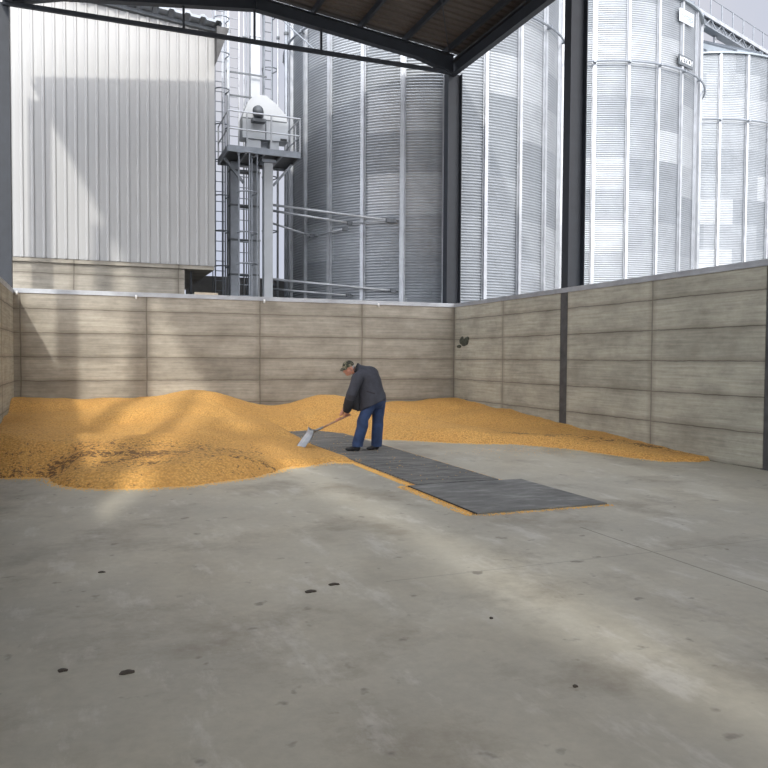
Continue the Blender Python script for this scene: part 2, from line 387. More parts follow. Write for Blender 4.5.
# purlins run front to back
px_ = [9.02, 7.83, 6.6, 5.35, 4.2, 3.6, 2.45, 1.2, .0, -1.2]
wh = ['lowest purlin beside the right eave', 'second purlin in from the right eave', 'third purlin in from the right eave', 'fourth purlin in from the right eave', 'purlin just right of the ridge', 'purlin just left of the ridge', 'second purlin left of the ridge', 'third purlin left of the ridge', 'fourth purlin left of the ridge', 'lowest purlin beside the left eave']
for x, lb in zip(px_, wh):
    z = roofz(x); bm = bmesh.new()
    prism(bm, [(x-.035, z-.165), (x+.035, z-.165), (x+.035, z-.155), (x-.022, z-.155), (x-.022, z-.015), (x+.035, z-.015), (x+.035, z-.005), (x-.035, z-.005)], 'y', -16, 18.62)
    tag(finish('roof_purlin', bm, M['steel'], None), 'dark steel '+lb+' under the roof sheets', 'purlin', 'purlins under the roof')
for s, x, nm in ((1, XR+.02, 'right'), (-1, 2*APX-XR-.02, 'left')):
    t = thing('eave_beam', 'dark steel eave beam running front to back along the %s side of the roof' % nm, 'beam', (x, 0, 0))
    finish('beam_web', ibeam(bmesh.new(), (0, -16, 9.40), (0, 18.62, 9.40), .34, .16), M['steel'], t)
    bm = bmesh.new(); ox = s*.24
    prism(bm, [(ox-.13, 9.78), (ox-.12, 9.62), (ox+.12, 9.62), (ox+.13, 9.80), (ox+.12, 9.80), (ox+.11, 9.635), (ox-.11, 9.635), (ox-.12, 9.78)], 'y', -16, 18.8)
    finish('gutter', bm, M['steel_low'], t)
# roof sheeting, trapezoid ribs running down the slope
def ribbed_roof(x0, x1, y0, y1, zf, pitch=.25, amp=.04):
    bm = bmesh.new(); prof = []
    y = y0
    while y < y1:
        for dy, dz in ((0, 0), (.55*pitch, 0), (.65*pitch, amp), (.9*pitch, amp)): prof.append((min(y+dy, y1), dz))
        y += pitch
    xs = [x0, x1]
    lo = [[bm.verts.new((x, yy, zf(x)+dz)) for yy, dz in prof] for x in xs]
    hi = [[bm.verts.new((x, yy, zf(x)+dz+.012)) for yy, dz in prof] for x in xs]
    for i in range(len(prof)-1):
        bm.faces.new((lo[0][i], lo[1][i], lo[1][i+1], lo[0][i+1])); bm.faces.new((hi[0][i], hi[0][i+1], hi[1][i+1], hi[1][i]))
        for e in (0, 1): bm.faces.new((lo[e][i], lo[e][i+1], hi[e][i+1], hi[e][i]))
    for e in (0, -1): bm.faces.new((lo[0][e], hi[0][e], hi[1][e], lo[1][e]))
    return bm
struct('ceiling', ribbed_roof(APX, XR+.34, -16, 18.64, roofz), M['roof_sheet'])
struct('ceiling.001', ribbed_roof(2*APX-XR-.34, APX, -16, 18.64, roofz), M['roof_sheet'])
t = thing('bracing_rod', 'thin diagonal wind bracing rod under the roof near the back right corner', 'rod', (0, 0, 0))
finish('rod', tube(bmesh.new(), [(9.05, 18.35, 9.74), (6.2, 13.4, 10.0)], .014, 6), M['steel'], t)
# high side cladding of the front half of the barn, out of view; left panel added to block sun
struct('wall_left_sun_block', bx((XL-T-.62, -16, -.15), (XL-T-.57, -.3, 9.5)), M['clad'])  # unseen panel, added to keep low sun off the open floor
struct('wall_right.003', bx((XR+T+.3, -16, -.15), (XR+T+.35, 3.1, 9.5)), M['clad'])

# ------------------------------------------------------------------ clad shed behind the wall, left
SY = 20.9; SX1 = 3.30
t = thing('clad_shed', 'white ribbed metal shed on a concrete base behind the back wall at left', 'shed', (-6, SY, 0))
def topz(x): return 10.30+(3.3-x)*.085
bm = bmesh.new(); pr = []; x = -9.0; P_ = .251
while x < SX1-.01:
    for dx, dy in ((0, 0), (.026, -.032), (.062, -.032), (.088, 0), (.16, -.004), (.17, -.004)): pr.append((x+dx, dy))
    x += P_
pr = [q for q in pr if q[0] < SX1]+[(SX1, 0)]
A = [bm.verts.new((x+6, dy, 4.08)) for x, dy in pr]; B = [bm.verts.new((x+6, dy, topz(x))) for x, dy in pr]
for i in range(len(pr)-1): bm.faces.new((A[i], A[i+1], B[i+1], B[i]))
A2 = [bm.verts.new((q[0]+6, .08, 4.08)) for q in (pr[0], pr[-1])]; B2 = [bm.verts.new((q[0]+6, .08, topz(q[0]))) for q in (pr[0], pr[-1])]
bm.faces.new((A2[0], A2[1], B2[1], B2[0])); bm.faces.new((A[-1], A2[1], B2[1], B[-1])); bm.faces.new((A[0], A2[0], B2[0], B[0]))
finish('front_cladding', bm, M['clad'], t)
bm = bx((SX1+6-.06, .081, 4.08), (SX1+6, 9, 10.0)); finish('side_cladding', bm, M['clad'], t)
bm = bx((-3, .12, 0), (2.51+6, .4, 3.97)); fb = finish('concrete_base', bm, M['shed_base'], t)
bm = bx((-3, .02, 3.975), (SX1+6-.01, 8.9, 4.075)); finish('soffit_slab', bm, M['shed_base'], t)
bm = bx((2.28+6, .41, 0), (2.51+6, 8.5, 3.97)); finish('return_wall', bm, M['block'], t)
bm = bmesh.new(); box(bm, (2.70+6, .5, 0), (2.76+6, .56, 3.97)); finish('prop', bm, M['steel'], t)
# roof of the shed: rib ends show along the verge, with a dark underside
bm = bmesh.new(); prof = []; x = -9.3
while x < 3.46:
    for dx, dz in ((0, 0), (.16, 0), (.20, .06), (.30, .06), (.34, 0)): prof.append((x+dx, dz))
    x += .40
for y0 in (-.42,):
    a = [bm.verts.new((x+6, y0, topz(x)+.20+dz)) for x, dz in prof]; b = [bm.verts.new((x+6, 9, topz(x)+.20+dz)) for x, dz in prof]
    a2 = [bm.verts.new((x+6, y0, topz(x)+.13+dz)) for x, dz in prof]; b2 = [bm.verts.new((x+6, 9, topz(x)+.13+dz)) for x, dz in prof]
    for i in range(len(prof)-1):
        bm.faces.new((a[i], a[i+1], b[i+1], b[i])); bm.faces.new((a2[i], b2[i], b2[i+1], a2[i+1])); bm.faces.new((a[i], a2[i], a2[i+1], a[i+1])); bm.faces.new((b[i], b[i+1], b2[i+1], b2[i]))
    bm.faces.new((a[-1], a2[-1], b2[-1], b[-1])); bm.faces.new((a[0], b[0], b2[0], a2[0]))
finish('roof_sheet', bm, M['galv_dark'], t)
finish('verge_board', beam(bmesh.new(), (-3, -.06, topz(-9)+.06), (3.5+6, -.06, topz(3.5)+.06), .12, .09), M['galv_deep'], t)
bm = bmesh.new(); prism(bm, [(9.31, 9.45), (9.64, 10.36), (9.31, 10.38)], 'y', -.35, 8.9); finish('eave_fascia', bm, M['steel_low'], t)

# ------------------------------------------------------------------ silos
def silo(name, c, R, n, phase, eave, rings, label, loc_z=-.16):
    t = thing(name, label, 'grain silo', (c[0], c[1], loc_z), 'galvanised silos behind the right wall')
    a0 = math.atan2(-c[0], -c[1]); dl = 2*PI/n; H = eave
    bm = bmesh.new(); uvl = bm.loops.layers.uv.new('UVMap'); seg = n*4; pit = .080; nz_ = int(H/pit*4); rows = []
    for j in range(nz_+1):
        z = min(H, j*pit/4); rr = R+.017*math.cos(j*PI/2+PI/4)*1.4
        rows.append([bm.verts.new((rr*math.sin(2*PI*i/seg), rr*math.cos(2*PI*i/seg), z)) for i in range(seg)])
    for j in range(nz_):
        for i in range(seg):
            f = bm.faces.new((rows[j][i], rows[j][(i+1) % seg], rows[j+1][(i+1) % seg], rows[j+1][i])); f.smooth = True
            us = ((i+.01)/8, (i+.99)/8, (i+.99)/8, (i+.01)/8); vs = (j, j, j+1, j+1)
            for lp, u, v in zip(f.loops, us, vs): lp[uvl].uv = (u, (v*pit/4)/1.16)
    wo = finish('corrugated_wall', bm, M['silo'], t, recalc=False)
    st = None
    for k_ in range(n):
        ang = a0-phase-k_*dl
        if st is None:
            bm = bmesh.new()
            prism(bm, [(-.085, R+.01), (-.085, R+.03), (-.05, R+.03), (-.05, R+.10), (.05, R+.10), (.05, R+.03), (.085, R+.03), (.085, R+.01)], 'z', 0, H)
            st = finish('stiffener', bm, M['galv'], t); s_ = st
        else: s_ = copy_of(st, t)
        s_.rotation_euler = (0, 0, -ang)
    for z in rings:
        bm = bmesh.new(); tube(bm, [((R+.2)*math.sin(2*PI*i/96), (R+.2)*math.cos(2*PI*i/96), z) for i in range(96)], .035, 6, True)
        for k_ in range(n):
            ang = a0-phase-k_*dl; d = Vector((math.sin(ang), math.cos(ang), 0)); q = d*(R+.1); q.z = z
            beam(bm, q, q+d*.15, .09, .09)
        finish('wind_ring', bm, M['galv_dark'], t)
    sl = .54; rr = R+.15; bm = bmesh.new(); top = bm.verts.new((0, 0, H+rr*sl)); ring = [bm.verts.new((rr*math.sin(2*PI*i/48), rr*math.cos(2*PI*i/48), H+.02)) for i in range(48)]
    low = [bm.verts.new((rr*math.sin(2*PI*i/48), rr*math.cos(2*PI*i/48), H-.05)) for i in range(48)]; cb = bm.verts.new((0, 0, H-.05))
    for i in range(48):
        bm.faces.new((ring[i], ring[(i+1) % 48], top)); bm.faces.new((low[i], low[(i+1) % 48], ring[(i+1) % 48], ring[i])); bm.faces.new((low[(i+1) % 48], low[i], cb))
    finish('cone_roof', bm, M['silo_roof'], t)
    rb = None
    for k_ in range(n):
        ang = a0-phase-(k_+.5)*dl
        if rb is None:
            bm = beam(bmesh.new(), (0, .4, H+(rr-.4)*sl+.04), (0, rr+.02, H+.05), .05, .09); rb = finish('roof_rib', bm, M['galv_dark'], t); s_ = rb
        else: s_ = copy_of(rb, t)
        s_.rotation_euler = (0, 0, -ang)
    return t
silo('grain_silo', (10.70, 23.53), 4.5, 24, -.13, 15.4, (11.6,), 'tall dull corrugated silo directly behind the back right corner, nearest of the silos')
silo('grain_silo', (20.1, 27.8), 4.77, 24, .10, 15.5, (12.78,), 'bright corrugated silo in the middle of the row, with two name boards near its top')
silo('grain_silo', (29.5, 32.05), 5.1, 24, .34, 16.0, (12.9,), 'farthest silo at the right edge, with its cone roof and gangway in view')

# name boards on the middle silo
def board(ang0, ang1, z0, z1, mat, lmat, text, label, name, tsize, italic):
    R_ = 4.77+.13; c = Vector((20.1, 27.8, 0))
    a, b = math.radians(ang0), math.radians(ang1)
    p = c+Vector((math.sin(a), math.cos(a), 0))*R_; q = c+Vector((math.sin(b), math.cos(b), 0))*R_
    m = (p+q)/2; d = (q-p); L = d.length; d.normalize()
    rot = Matrix((( d.x, 0, d.y), (d.y, 0, -d.x), (0, 1, 0))).to_4x4()     # text plane: x along d, y up
    t = thing(name, label, 'sign', (m.x, m.y, z0))
    t.rotation_euler = (0, 0, math.atan2(d.y, d.x))
    finish('board', bx((-L/2, -.02, 0), (L/2, .02, z1-z0)), mat, t)
    cu = bpy.data.curves.new('lettering', 'FONT'); cu.body = text; cu.size = tsize; cu.extrude = .004; cu.align_x = 'CENTER'; cu.align_y = 'CENTER'; cu.shear = italic
    tmp = bpy.data.objects.new('tmp', cu); col.objects.link(tmp)
    bpy.context.view_layer.update()
    me = bpy.data.meshes.new_from_object(tmp.evaluated_get(bpy.context.evaluated_depsgraph_get())); bpy.data.objects.remove(tmp)
    me.materials.clear(); me.materials.append(lmat)
    xs = [v.co.x for v in me.vertices]; wd = max(xs)-min(xs); sx = .86*L/wd
    for v in me.vertices: v.co.x *= sx
    o = bpy.data.objects.new('lettering', me); col.objects.link(o); o.parent = t; o.location = (0, -.026, (z1-z0)*.52); o.rotation_euler = (PI/2, 0, 0)
board(168.9, 157.4, 14.46, 14.94, M['banner'], M['blue_letters'], 'Symaga', 'white banner with blue-grey lettering near the top of the middle silo', 'name_banner', .40, .3)
board(168.9, 157.4, 12.84, 13.22, M['sign_dark'], M['sign_letters'], 'METSCH', 'dark board with pale capital letters above the ring of the middle silo', 'name_board', .30, 0)

# gangway over the silos
GD = Vector((.946, .325, 0)).normalized(); G0 = Vector((32.4, 31.3, 18.72))
t = thing('silo_gangway', 'long railed gangway and conveyor running above the farthest silo', 'walkway', tuple(G0))
S_ = GD.cross(Vector((0, 0, 1))); a_, b_ = GD*-14, GD*14
bm = bmesh.new(); beam(bm, a_, b_, .9, .06); beam(bm, a_+S_*.45, b_+S_*.45, .05, .2); beam(bm, a_-S_*.45, b_-S_*.45, .05, .2); finish('deck', bm, M['galv'], t)
for s in (1, -1):
    o_ = S_*.45*s
    for z, nm, r in ((.9, 'top_rail', .022), (.1, 'toe_board', .03)):
        finish(nm, tube(bmesh.new(), [a_+o_+Vector((0, 0, z)), b_+o_+Vector((0, 0, z))], r, 6), M['galv_dark'], t)
    po = None
    for k_ in range(-11, 12):
        if po is None: po = finish('rail_post', beam(bmesh.new(), (0, 0, 0), (0, 0, .9), .045, .045), M['galv_dark'], t); q_ = po
        else: q_ = copy_of(po, t)
        q_.location = GD*(k_*1.2)+o_
bm = bmesh.new(); beam(bm, a_+S_*.1+Vector((0, 0, -.28)), b_+S_*.1+Vector((0, 0, -.28)), .4, .32); finish('conveyor_trough', bm, M['galv_dark'], t)
bm = bmesh.new()
for k_ in range(-12, 12):
    p0 = GD*(k_*1.15)+S_*.4; beam(bm, p0+Vector((0, 0, -.05)), p0+GD*.575+Vector((0, 0, -.48)), .05, .05); beam(bm, p0+GD*.575+Vector((0, 0, -.48)), p0+GD*1.15+Vector((0, 0, -.05)), .05, .05)
beam(bm, a_+S_*.4+Vector((0, 0, -.48)), b_+S_*.4+Vector((0, 0, -.48)), .06, .06)
finish('lattice', bm, M['galv_dark'], t)
for k_ in (-2.2, -4.2):
    finish('support_leg', beam(bmesh.new(), GD*k_+Vector((0, 0, -.44)), GD*k_+Vector((0, 0, -1.0)), .12, .12), M['galv'], t)

# ------------------------------------------------------------------ elevator tower behind the wall
def caged_ladder(x, y, z0, z1, w_, label, mat, cage=True, cr_=.34, hoop=1.1, z_cage=2.4, offs=(), grp='caged ladders of the elevator tower', hz=None):
    t = thing('caged_ladder' if cage else 'ladder', label, 'ladder', (x, y, z0), grp)
    H = z1-z0
    for s in (-1, 1): finish('side_rail', beam(bmesh.new(), (s*w_/2, 0, 0), (s*w_/2, 0, H), .035, .06), mat, t)
    ru = None
    for i in range(int(H/.30)):
        if ru is None: ru = finish('rung', tube(bmesh.new(), [(-w_/2, 0, 0), (w_/2, 0, 0)], .014, 6), mat, t); r_ = ru
        else: r_ = copy_of(ru, t)
        r_.location = (0, 0, .2+i*.30)
    if cage:
        zs = hz if hz else [z_cage+i*hoop for i in range(int((H-z_cage)/hoop)+1)]
        ho = None
        for z in zs:
            if ho is None:
                pts = [(-w_/2, 0, 0)]+[(cr_*math.cos(a), -.30-cr_*math.sin(a)*1.0, 0) for a in [PI-PI*i/10 for i in range(11)]]+[(w_/2, 0, 0)]
                ho = finish('cage_hoop', tube(bmesh.new(), pts, .02, 6), mat, t); h_ = ho
            else: h_ = copy_of(ho, t)
            h_.location = (0, 0, z)
        for a in (PI*.12, PI*.5, PI*.88):
            finish('cage_strap', beam(bmesh.new(), (cr_*math.cos(a), -.3-cr_*math.sin(a), min(zs)), (cr_*math.cos(a), -.3-cr_*math.sin(a), max(zs)), .03, .012), mat, t)
    return t
caged_ladder(4.20, 21.25, -.16, 7.26, .36, 'caged ladder rising to the underside of the platform', M['galv_dark'], True, .27, 1.15, hz=[2.2, 3.3, 4.35, 5.2, 6.3, 7.35])
caged_ladder(3.86, 23.4, -.16, 12.4, .30, 'caged ladder at the far left of the tower beside the white shed', M['galv_dark'], True, .22, 1.05)
caged_ladder(4.35, 23.9, 8.0, 15.5, .34, 'bright ladder rising above the platform left of the white duct', M['galv'], False)
caged_ladder(5.52, 24.3, -.16, 15.5, .30, 'thin caged ladder between the tower and the nearest silo', M['galv_dark'], True, .24, 1.7)

t = thing('service_platform', 'railed steel service platform halfway up the elevator tower', 'platform', (3.68, 21.0, 7.35))
W_, D_ = 2.02, 1.62
finish('deck', bx((0, 0, -.03), (W_, D_, .03)), M['galv_deep'], t)
bm = bmesh.new()
for a, b in (((0, 0), (W_, 0)), ((0, D_), (W_, D_)), ((0, 0), (0, D_)), ((W_, 0), (W_, D_))): beam(bm, (a[0], a[1], -.02), (b[0], b[1], -.02), .05, .17)
finish('edge_frame', bm, M['galv_dark'], t)
bm = bmesh.new()
for x in (.5, 1.0, 1.5): beam(bm, (x, .03, -.08), (x, D_-.03, -.08), .06, .08)
finish('joist', bm, M['galv_dark'], t)
for x, y in ((0, 0), (.52, 0), (1.2, 0), (W_, 0), (0, D_), (W_, D_), (0, .8), (W_, .5), (W_, 1.05)):
    finish('rail_post', beam(bmesh.new(), (x, y, .06), (x, y, 1.0), .04, .04), M['galv'], t)
for z, nm in ((1.0, 'top_rail'), (.52, 'mid_rail')):
    finish(nm, tube(bmesh.new(), [(0, D_, z), (0, 0, z), (W_, 0, z), (W_, D_, z)], .022, 6), M['galv'], t)
for x, s in ((.03, 1), (W_-.03, -1)):
    finish('bracket', beam(bmesh.new(), (x, .8, -.1), (x+s*.55, .8, -.75), .07, .07), M['galv_dark'], t)
t = thing('support_post', 'pale square steel post carrying the service platform', 'post', (4.9, 21.55, -.16))
finish('shaft', bx((-.125, -.12, 0), (.125, .12, 7.36)), M['white_duct'], t)
finish('cap_plate', bx((-.2, -.2, 7.30), (.2, .2, 7.39)), M['galv_dark'], t)
t = thing('bucket_elevator', 'pale bucket elevator head standing on the service platform with its legs below', 'elevator', (4.93, 22.0, 0))
bm = bmesh.new()
prism(bm, [(-.66, 7.95), (-.66, 8.55), (-.50, 9.0), (-.30, 9.22), (.05, 9.22), (.35, 9.0), (.62, 8.72), (.68, 8.5), (.68, 7.95)], 'y', 0, .5); finish('head_housing', bm, M['white_duct'], t)
bm = bmesh.new(); box(bm, (-.66, -.012, 8.5), (.64, 0.0, 8.53)); box(bm, (0.0, -.014, 7.95), (.03, 0.0, 8.5)); finish('seam_strip', bm, M['galv_deep'], t)
finish('inlet_box', bx((-.50, .05, 7.39), (-.12, .45, 7.94)), M['white_duct'], t)
finish('outlet_box', bx((.15, .05, 7.39), (.42, .45, 7.94)), M['white_duct'], t)
finish('shadow_gap_plate', bx((-.11, .2, 7.39), (.14, .42, 7.94)), M['galv_dark'], t)
bm = bmesh.new(); tube(bm, [(-.28, -.32, 8.66), (-.20, .0, 8.66)], .155, 14); mo = finish('motor', bm, M['motor'], t, True)
finish('gear_box', bx((-.42, -.25, 8.38), (-.04, -.013, 8.47)), M['motor'], t)
finish('hatch', bx((.45, -.02, 7.96), (.64, -.001, 8.03)), M['black'], t)
for x in (-.98, -.42):
    finish('elevator_leg', bx((x, .15, -.16), (x+.23, .42, 7.28)), M['galv_dark'], t)
bm = bmesh.new()
for z in (1, 2, 3, 4, 5, 6, 7): box(bm, (-1.0, .12, z), (-.17, .45, z+.05))
finish('leg_flange', bm, M['galv_deep'], t)
t = thing('elevator_trunk', 'tall pale rectangular duct rising above the elevator head', 'duct', (4.86, 23.6, -.16))
finish('trunk', bx((-.02, 0, 0), (.26, .3, 15.8)), M['white_duct'], t)
bm = bmesh.new()
for i in range(7): box(bm, (-.04, -.02, 1.2+i*2.1), (.28, .32, 1.25+i*2.1))
finish('trunk_flange', bm, M['galv'], t)
for x, y, w_, m_, lb in ((4.02, 23.95, .05, 'galv', 'thin pale upright left of the bright ladder'), (4.10, 23.4, .10, 'white_duct', 'pale pipe left of the bright ladder'), (4.64, 23.7, .05, 'galv', 'thin pale upright right of the bright ladder'), (4.72, 23.7, .035, 'galv_dark', 'thin grey pipe close beside the tall duct'), (5.30, 23.8, .05, 'galv_dark', 'thin grey upright right of the tall duct'), (5.62, 23.3, .06, 'galv', 'thin bright upright beside the nearest silo'), (5.78, 22.9, .11, 'galv_dark', 'grey pipe hugging the left edge of the nearest silo'), (3.72, 23.95, .03, 'galv_dark', 'thin conduit at the left edge of the tower')):
    t = thing('vertical_pipe', lb, 'pipe', (x, y, -.16), 'uprights of the elevator tower')
    finish('pipe', tube(bmesh.new(), [(0, 0, 0), (0, 0, 15.6)], w_/2, 10), M[m_], t, True)
    finish('pipe_clamp', tube(bmesh.new(), [(0, 0, 8.0), (0, 0, 8.08)], w_/2+.02, 10), M['galv_deep'], t)
    finish('pipe_clamp', tube(bmesh.new(), [(0, 0, 11.6), (0, 0, 11.68)], w_/2+.02, 10), M['galv_deep'], t)
# horizontal tower ties
for z, lb in ((10.3, 'short dark cross tie between ladder and duct, upper'), (9.6, 'short dark cross tie between ladder and duct, lower')):
    tag(finish('cross_tie', beam(bmesh.new(), (4.0, 23.45, z), (5.3, 23.45, z), .03, .05), M['galv_deep']), lb, 'bar')
# bracing between tower and silo
def brace(p, q, r, label):
    t = thing('bracing_tube', label, 'tube', p, 'tubes tying the tower to the silo')
    d = Vector(q)-Vector(p)
    finish('tube', tube(bmesh.new(), [(0, 0, 0), d], r, 8), M['galv'], t, True)
    finish('end_bracket', bx(tuple(d+Vector((-.07, -.05, -.05))), tuple(d+Vector((.07, .05, .05)))), M['galv_deep'], t)
def onsilo(u_): # point just outside the nearest silo's stiffener line at world x = u_
    return 23.53-math.sqrt(max(0, 4.63**2-(u_-10.7)**2))
brace((5.03, 21.5, 5.98), (8.05, onsilo(8.05), 5.45), .035, 'upper of the two long tubes from the pale post to the nearest silo')
brace((5.03, 21.7, 5.86), (7.06, onsilo(7.06)-.05, 5.46), .035, 'second long tube just below the upper one, reaching the silo')
brace((5.03, 21.9, 5.55), (6.32, onsilo(6.32)-.1, 5.24), .03, 'short tube under the long pair, from the post to the silo edge')
brace((7.12, onsilo(7.12)-.12, 5.44), (7.9, onsilo(7.9)-.14, 5.44), .022, 'short tube along the silo face joining two stiffeners at right')
brace((6.45, onsilo(6.45)-.14, 5.24), (6.95, onsilo(6.95)-.14, 5.30), .022, 'short tube along the silo face joining two stiffeners at left')
brace((5.03, 21.5, 3.86), (8.05, onsilo(8.05), 3.50), .035, 'long tube just above the back wall from the post to the silo')
brace((5.03, 21.9, 3.62), (7.06, onsilo(7.06), 3.40), .03, 'lower thin tube just above the back wall')
t = thing('tie_rod', 'thin slanting rod at the top left edge of the nearest silo', 'rod', (6.12, 21.0, 10.35))
finish('rod', tube(bmesh.new(), [(0, 0, 0), (-.75, 1.6, 1.55)], .02, 6), M['galv_dark'], t)
finish('end_clip', bx((-.03, -.03, -.05), (.03, .03, .03)), M['galv_deep'], t)
# low structures beyond
tag(finish('blockwork_wall', bx((3.3, 27.0, -.16), (6.9, 27.3, 4.45)), M['block']), 'low grey blockwork wall seen between shed and silo behind the tower', 'wall')
tag(finish('timber_plank', beam(bmesh.new(), (2.55, 19.3, 3.19), (3.12, 19.35, 3.19), .1, .06), M['timber']), 'pale timber plank lying behind the wall capping under the shed overhang', 'plank')
tag(finish('plank_trestle', bx((2.5, 19.25, -.16), (3.15, 19.4, 3.159)), M['block']), 'grey pier under the pale timber plank behind the back wall', 'pier')

# ------------------------------------------------------------------ pit grate and steel plate
GX0, GX1, GY0, GY1 = 3.86, 5.03, 8.62, 15.9
t = thing('floor_grate', 'long dark slatted steel grate over the unloading pit, under the man', 'grate', (GX0, GY0, 0))
bm = bmesh.new(); box(bm, (0, 0, .001), (GX1-GX0, GY1-GY0, .008)); finish('pit_cover', bm, M['black'], t)
bm = bmesh.new(); y = .03
while y < GY1-GY0-.05:
    box(bm, (.03, y, .009), (GX1-GX0-.03, y+.088, .030)); y += .125
finish('slats', bm, M['grate'], t)
bm = bmesh.new()
for a, b in (((0, 0), (.03, GY1-GY0)), ((GX1-GX0-.03, 0), (GX1-GX0, GY1-GY0)), ((.565, 0), (.595, GY1-GY0))): box(bm, (a[0], a[1], .009), (b[0], b[1], .032))
finish('edge_bar', bm, M['grate'], t)
t = thing('steel_plate', 'flat worn grey steel plate on the floor in front of the slatted grate', 'plate', (3.74, 6.83, 0))
finish('plate', bx((0, 0, .006), (1.62, 1.78, .020)), M['plate'], t)
finish('edge_angle', bx((-.012, 0, .002), (0.0, 1.78, .020)), M['black'], t)

# ------------------------------------------------------------------ maize heaps
CP = [(-1.42, 18.2, .72), (-.52, 18.2, .68), (.31, 18.2, .63), (1.28, 18.2, .67), (1.2, 16.8, .60), (2.11, 16.9, .99), (2.1, 18.2, .72), (2.75, 17, .80), (3.62, 17.2, .58), (4.23, 17.9, .42),
      (5.26, 17.4, .78), (6.02, 17.4, .66), (7.48, 17.9, .47), (9.2, 17.9, .55), (9.25, 17.0, .50), (9.25, 15.8, .43), (9.25, 14.5, .38), (9.25, 13.36, .31), (9.25, 12.0, .24), (9.25, 10.9, .15), (9.25, 10.1, .06),
      (8.3, 13.2, .10), (8.2, 16.5, .20), (6.6, 17.9, .42), (8.6, 12.4, .16), (8.8, 11, .13),
      (5.4, 15.9, .56), (6.4, 14.9, .46), (7.1, 13.8, .32), (7.6, 13.0, .16), (6.9, 16.4, .06), (7.7, 15.2, .03), (8.1, 14.1, .02), (5.2, 15.2, .28), (6.2, 13.9, .16),
      (-1.42, 16.2, .45), (-1.42, 15.0, .36), (.38, 13.4, .12), (.7, 14.6, .24), (-.4, 13.4, .20), (-.2, 15.8, .45), (-.6, 14.4, .34), (-.36, 12.1, .50), (-1.2, 12.1, .54), (.2, 11.6, .40), (1.3, 12.2, .42), (1.6, 13.6, .50), (2.0, 15.2, .74),
      (2.6, 14.2, .46), (2.4, 12.6, .32), (1.38, 11.0, .26), (2.4, 11.6, .20), (3.1, 13.2, .20), (3.45, 12.8, .04), (3.3, 14.6, .26), (3.6, 15.8, .36), (3.7, 12.0, .06), (3.6, 11.6, .05), (.3, 10.4, .16), (-.8, 11.4, .30), (4.3, 16.4, .16), (4.4, 17.0, .30), (3.0, 11.3, .08)]
BL = [(-1.46, 11.35), (-1.05, 11.07), (-.75, 11.0), (-.51, 10.92), (-.35, 10.3), (-.12, 9.92), (.27, 9.71), (.73, 9.6), (1.21, 9.62), (1.6, 9.78), (2.03, 9.98), (2.47, 10.39), (2.72, 10.75), (3.05, 10.82), (3.55, 11.08), (3.79, 10.95), (3.86, 10.9), (3.90, 11.4), (3.90, 12.2), (3.84, 12.9), (3.90, 13.9), (4.02, 15.7), (4.6, 15.84), (5.02, 14.9), (5.0, 14.45), (5.29, 14.0), (6.05, 13.38), (6.45, 12.92), (6.91, 12.6), (7.51, 12.35), (7.81, 11.9), (8.07, 11.33), (8.21, 10.6), (8.34, 9.85), (8.54, 9.42), (8.9, 9.22), (9.4, 9.3), (9.4, 18.5), (-1.6, 18.5)]
def inside_dist(x, y):
    ins = False; dm = 1e9; n = len(BL); bi = 0
    for i in range(n):
        x1, y1 = BL[i]; x2, y2 = BL[(i+1) % n]
        if (y1 > y) != (y2 > y) and x < (x2-x1)*(y-y1)/(y2-y1)+x1: ins = not ins
        if i >= n-4: continue
        dx, dy = x2-x1, y2-y1; tt = max(0, min(1, ((x-x1)*dx+(y-y1)*dy)/(dx*dx+dy*dy)))
        d = math.hypot(x-x1-tt*dx, y-y1-tt*dy)
        if d < dm: dm = d
    return dm if ins else -dm
def heap_h(x, y):
    wiggle = .05*noise.noise(Vector((x*3.1, y*3.1, 1)))+.03*noise.noise(Vector((x*8, y*8, 4)))
    near_grate = 3.6 < x < 5.3 and y < 16
    d = inside_dist(x, y)+(wiggle*.35 if near_grate else wiggle)
    if d <= 0: return -.03
    sw = 0; s = 0
    for a, b, z in CP:
        q = math.exp(-((x-a)**2+(y-b)**2)/(2*.52**2))+1e-9/((x-a)**2+(y-b)**2+.01); sw += q; s += q*z
    h = s/sw
    ramp = .60*d
    kk = .05; e = max(0, kk-abs(h-ramp))/kk; hm = min(h, ramp)-e*e*kk*.25
    nz_ = .035*noise.noise(Vector((x*1.4, y*1.4, 0)))+.012*noise.noise(Vector((x*5, y*5, 7)))+.006*noise.noise(Vector((x*14, y*14, 3)))
    return max(-.03, hm+nz_*min(1, d*2.5)+(.006 if d > .0 else 0))
def heap(name, xa, xb, ya, yb, label, st=.06):
    nx = int(round((xb-xa)/st)); ny = int(round((yb-ya)/st)); bm = bmesh.new(); g_ = {}
    hs = {}
    for i in range(nx+1):
        for j in range(ny+1): x = xa+(xb-xa)*i/nx; y = ya+(yb-ya)*j/ny; hs[i, j] = (x, y, heap_h(x, y))
    def vt(i, j):
        if (i, j) not in g_: g_[i, j] = bm.verts.new(hs[i, j])
        return g_[i, j]
    for i in range(nx):
        for j in range(ny):
            if max(hs[a, b][2] for a in (i, i+1) for b in (j, j+1)) > -.02: bm.faces.new((vt(i, j), vt(i+1, j), vt(i+1, j+1), vt(i, j+1)))
    o = finish(name, bm, M['grain'], None, True, recalc=False)
    return tag(o, label, 'maize heap', None, 'stuff')
heap('maize_heap', XL+.003, 4.2, 9.3, YB-.004, 'large golden heap of maize grain against the back and left walls')
heap('maize_heap', 4.2, XR-.003, 9.0, YB-.004, 'golden heap of maize grain behind the man and along the right wall')
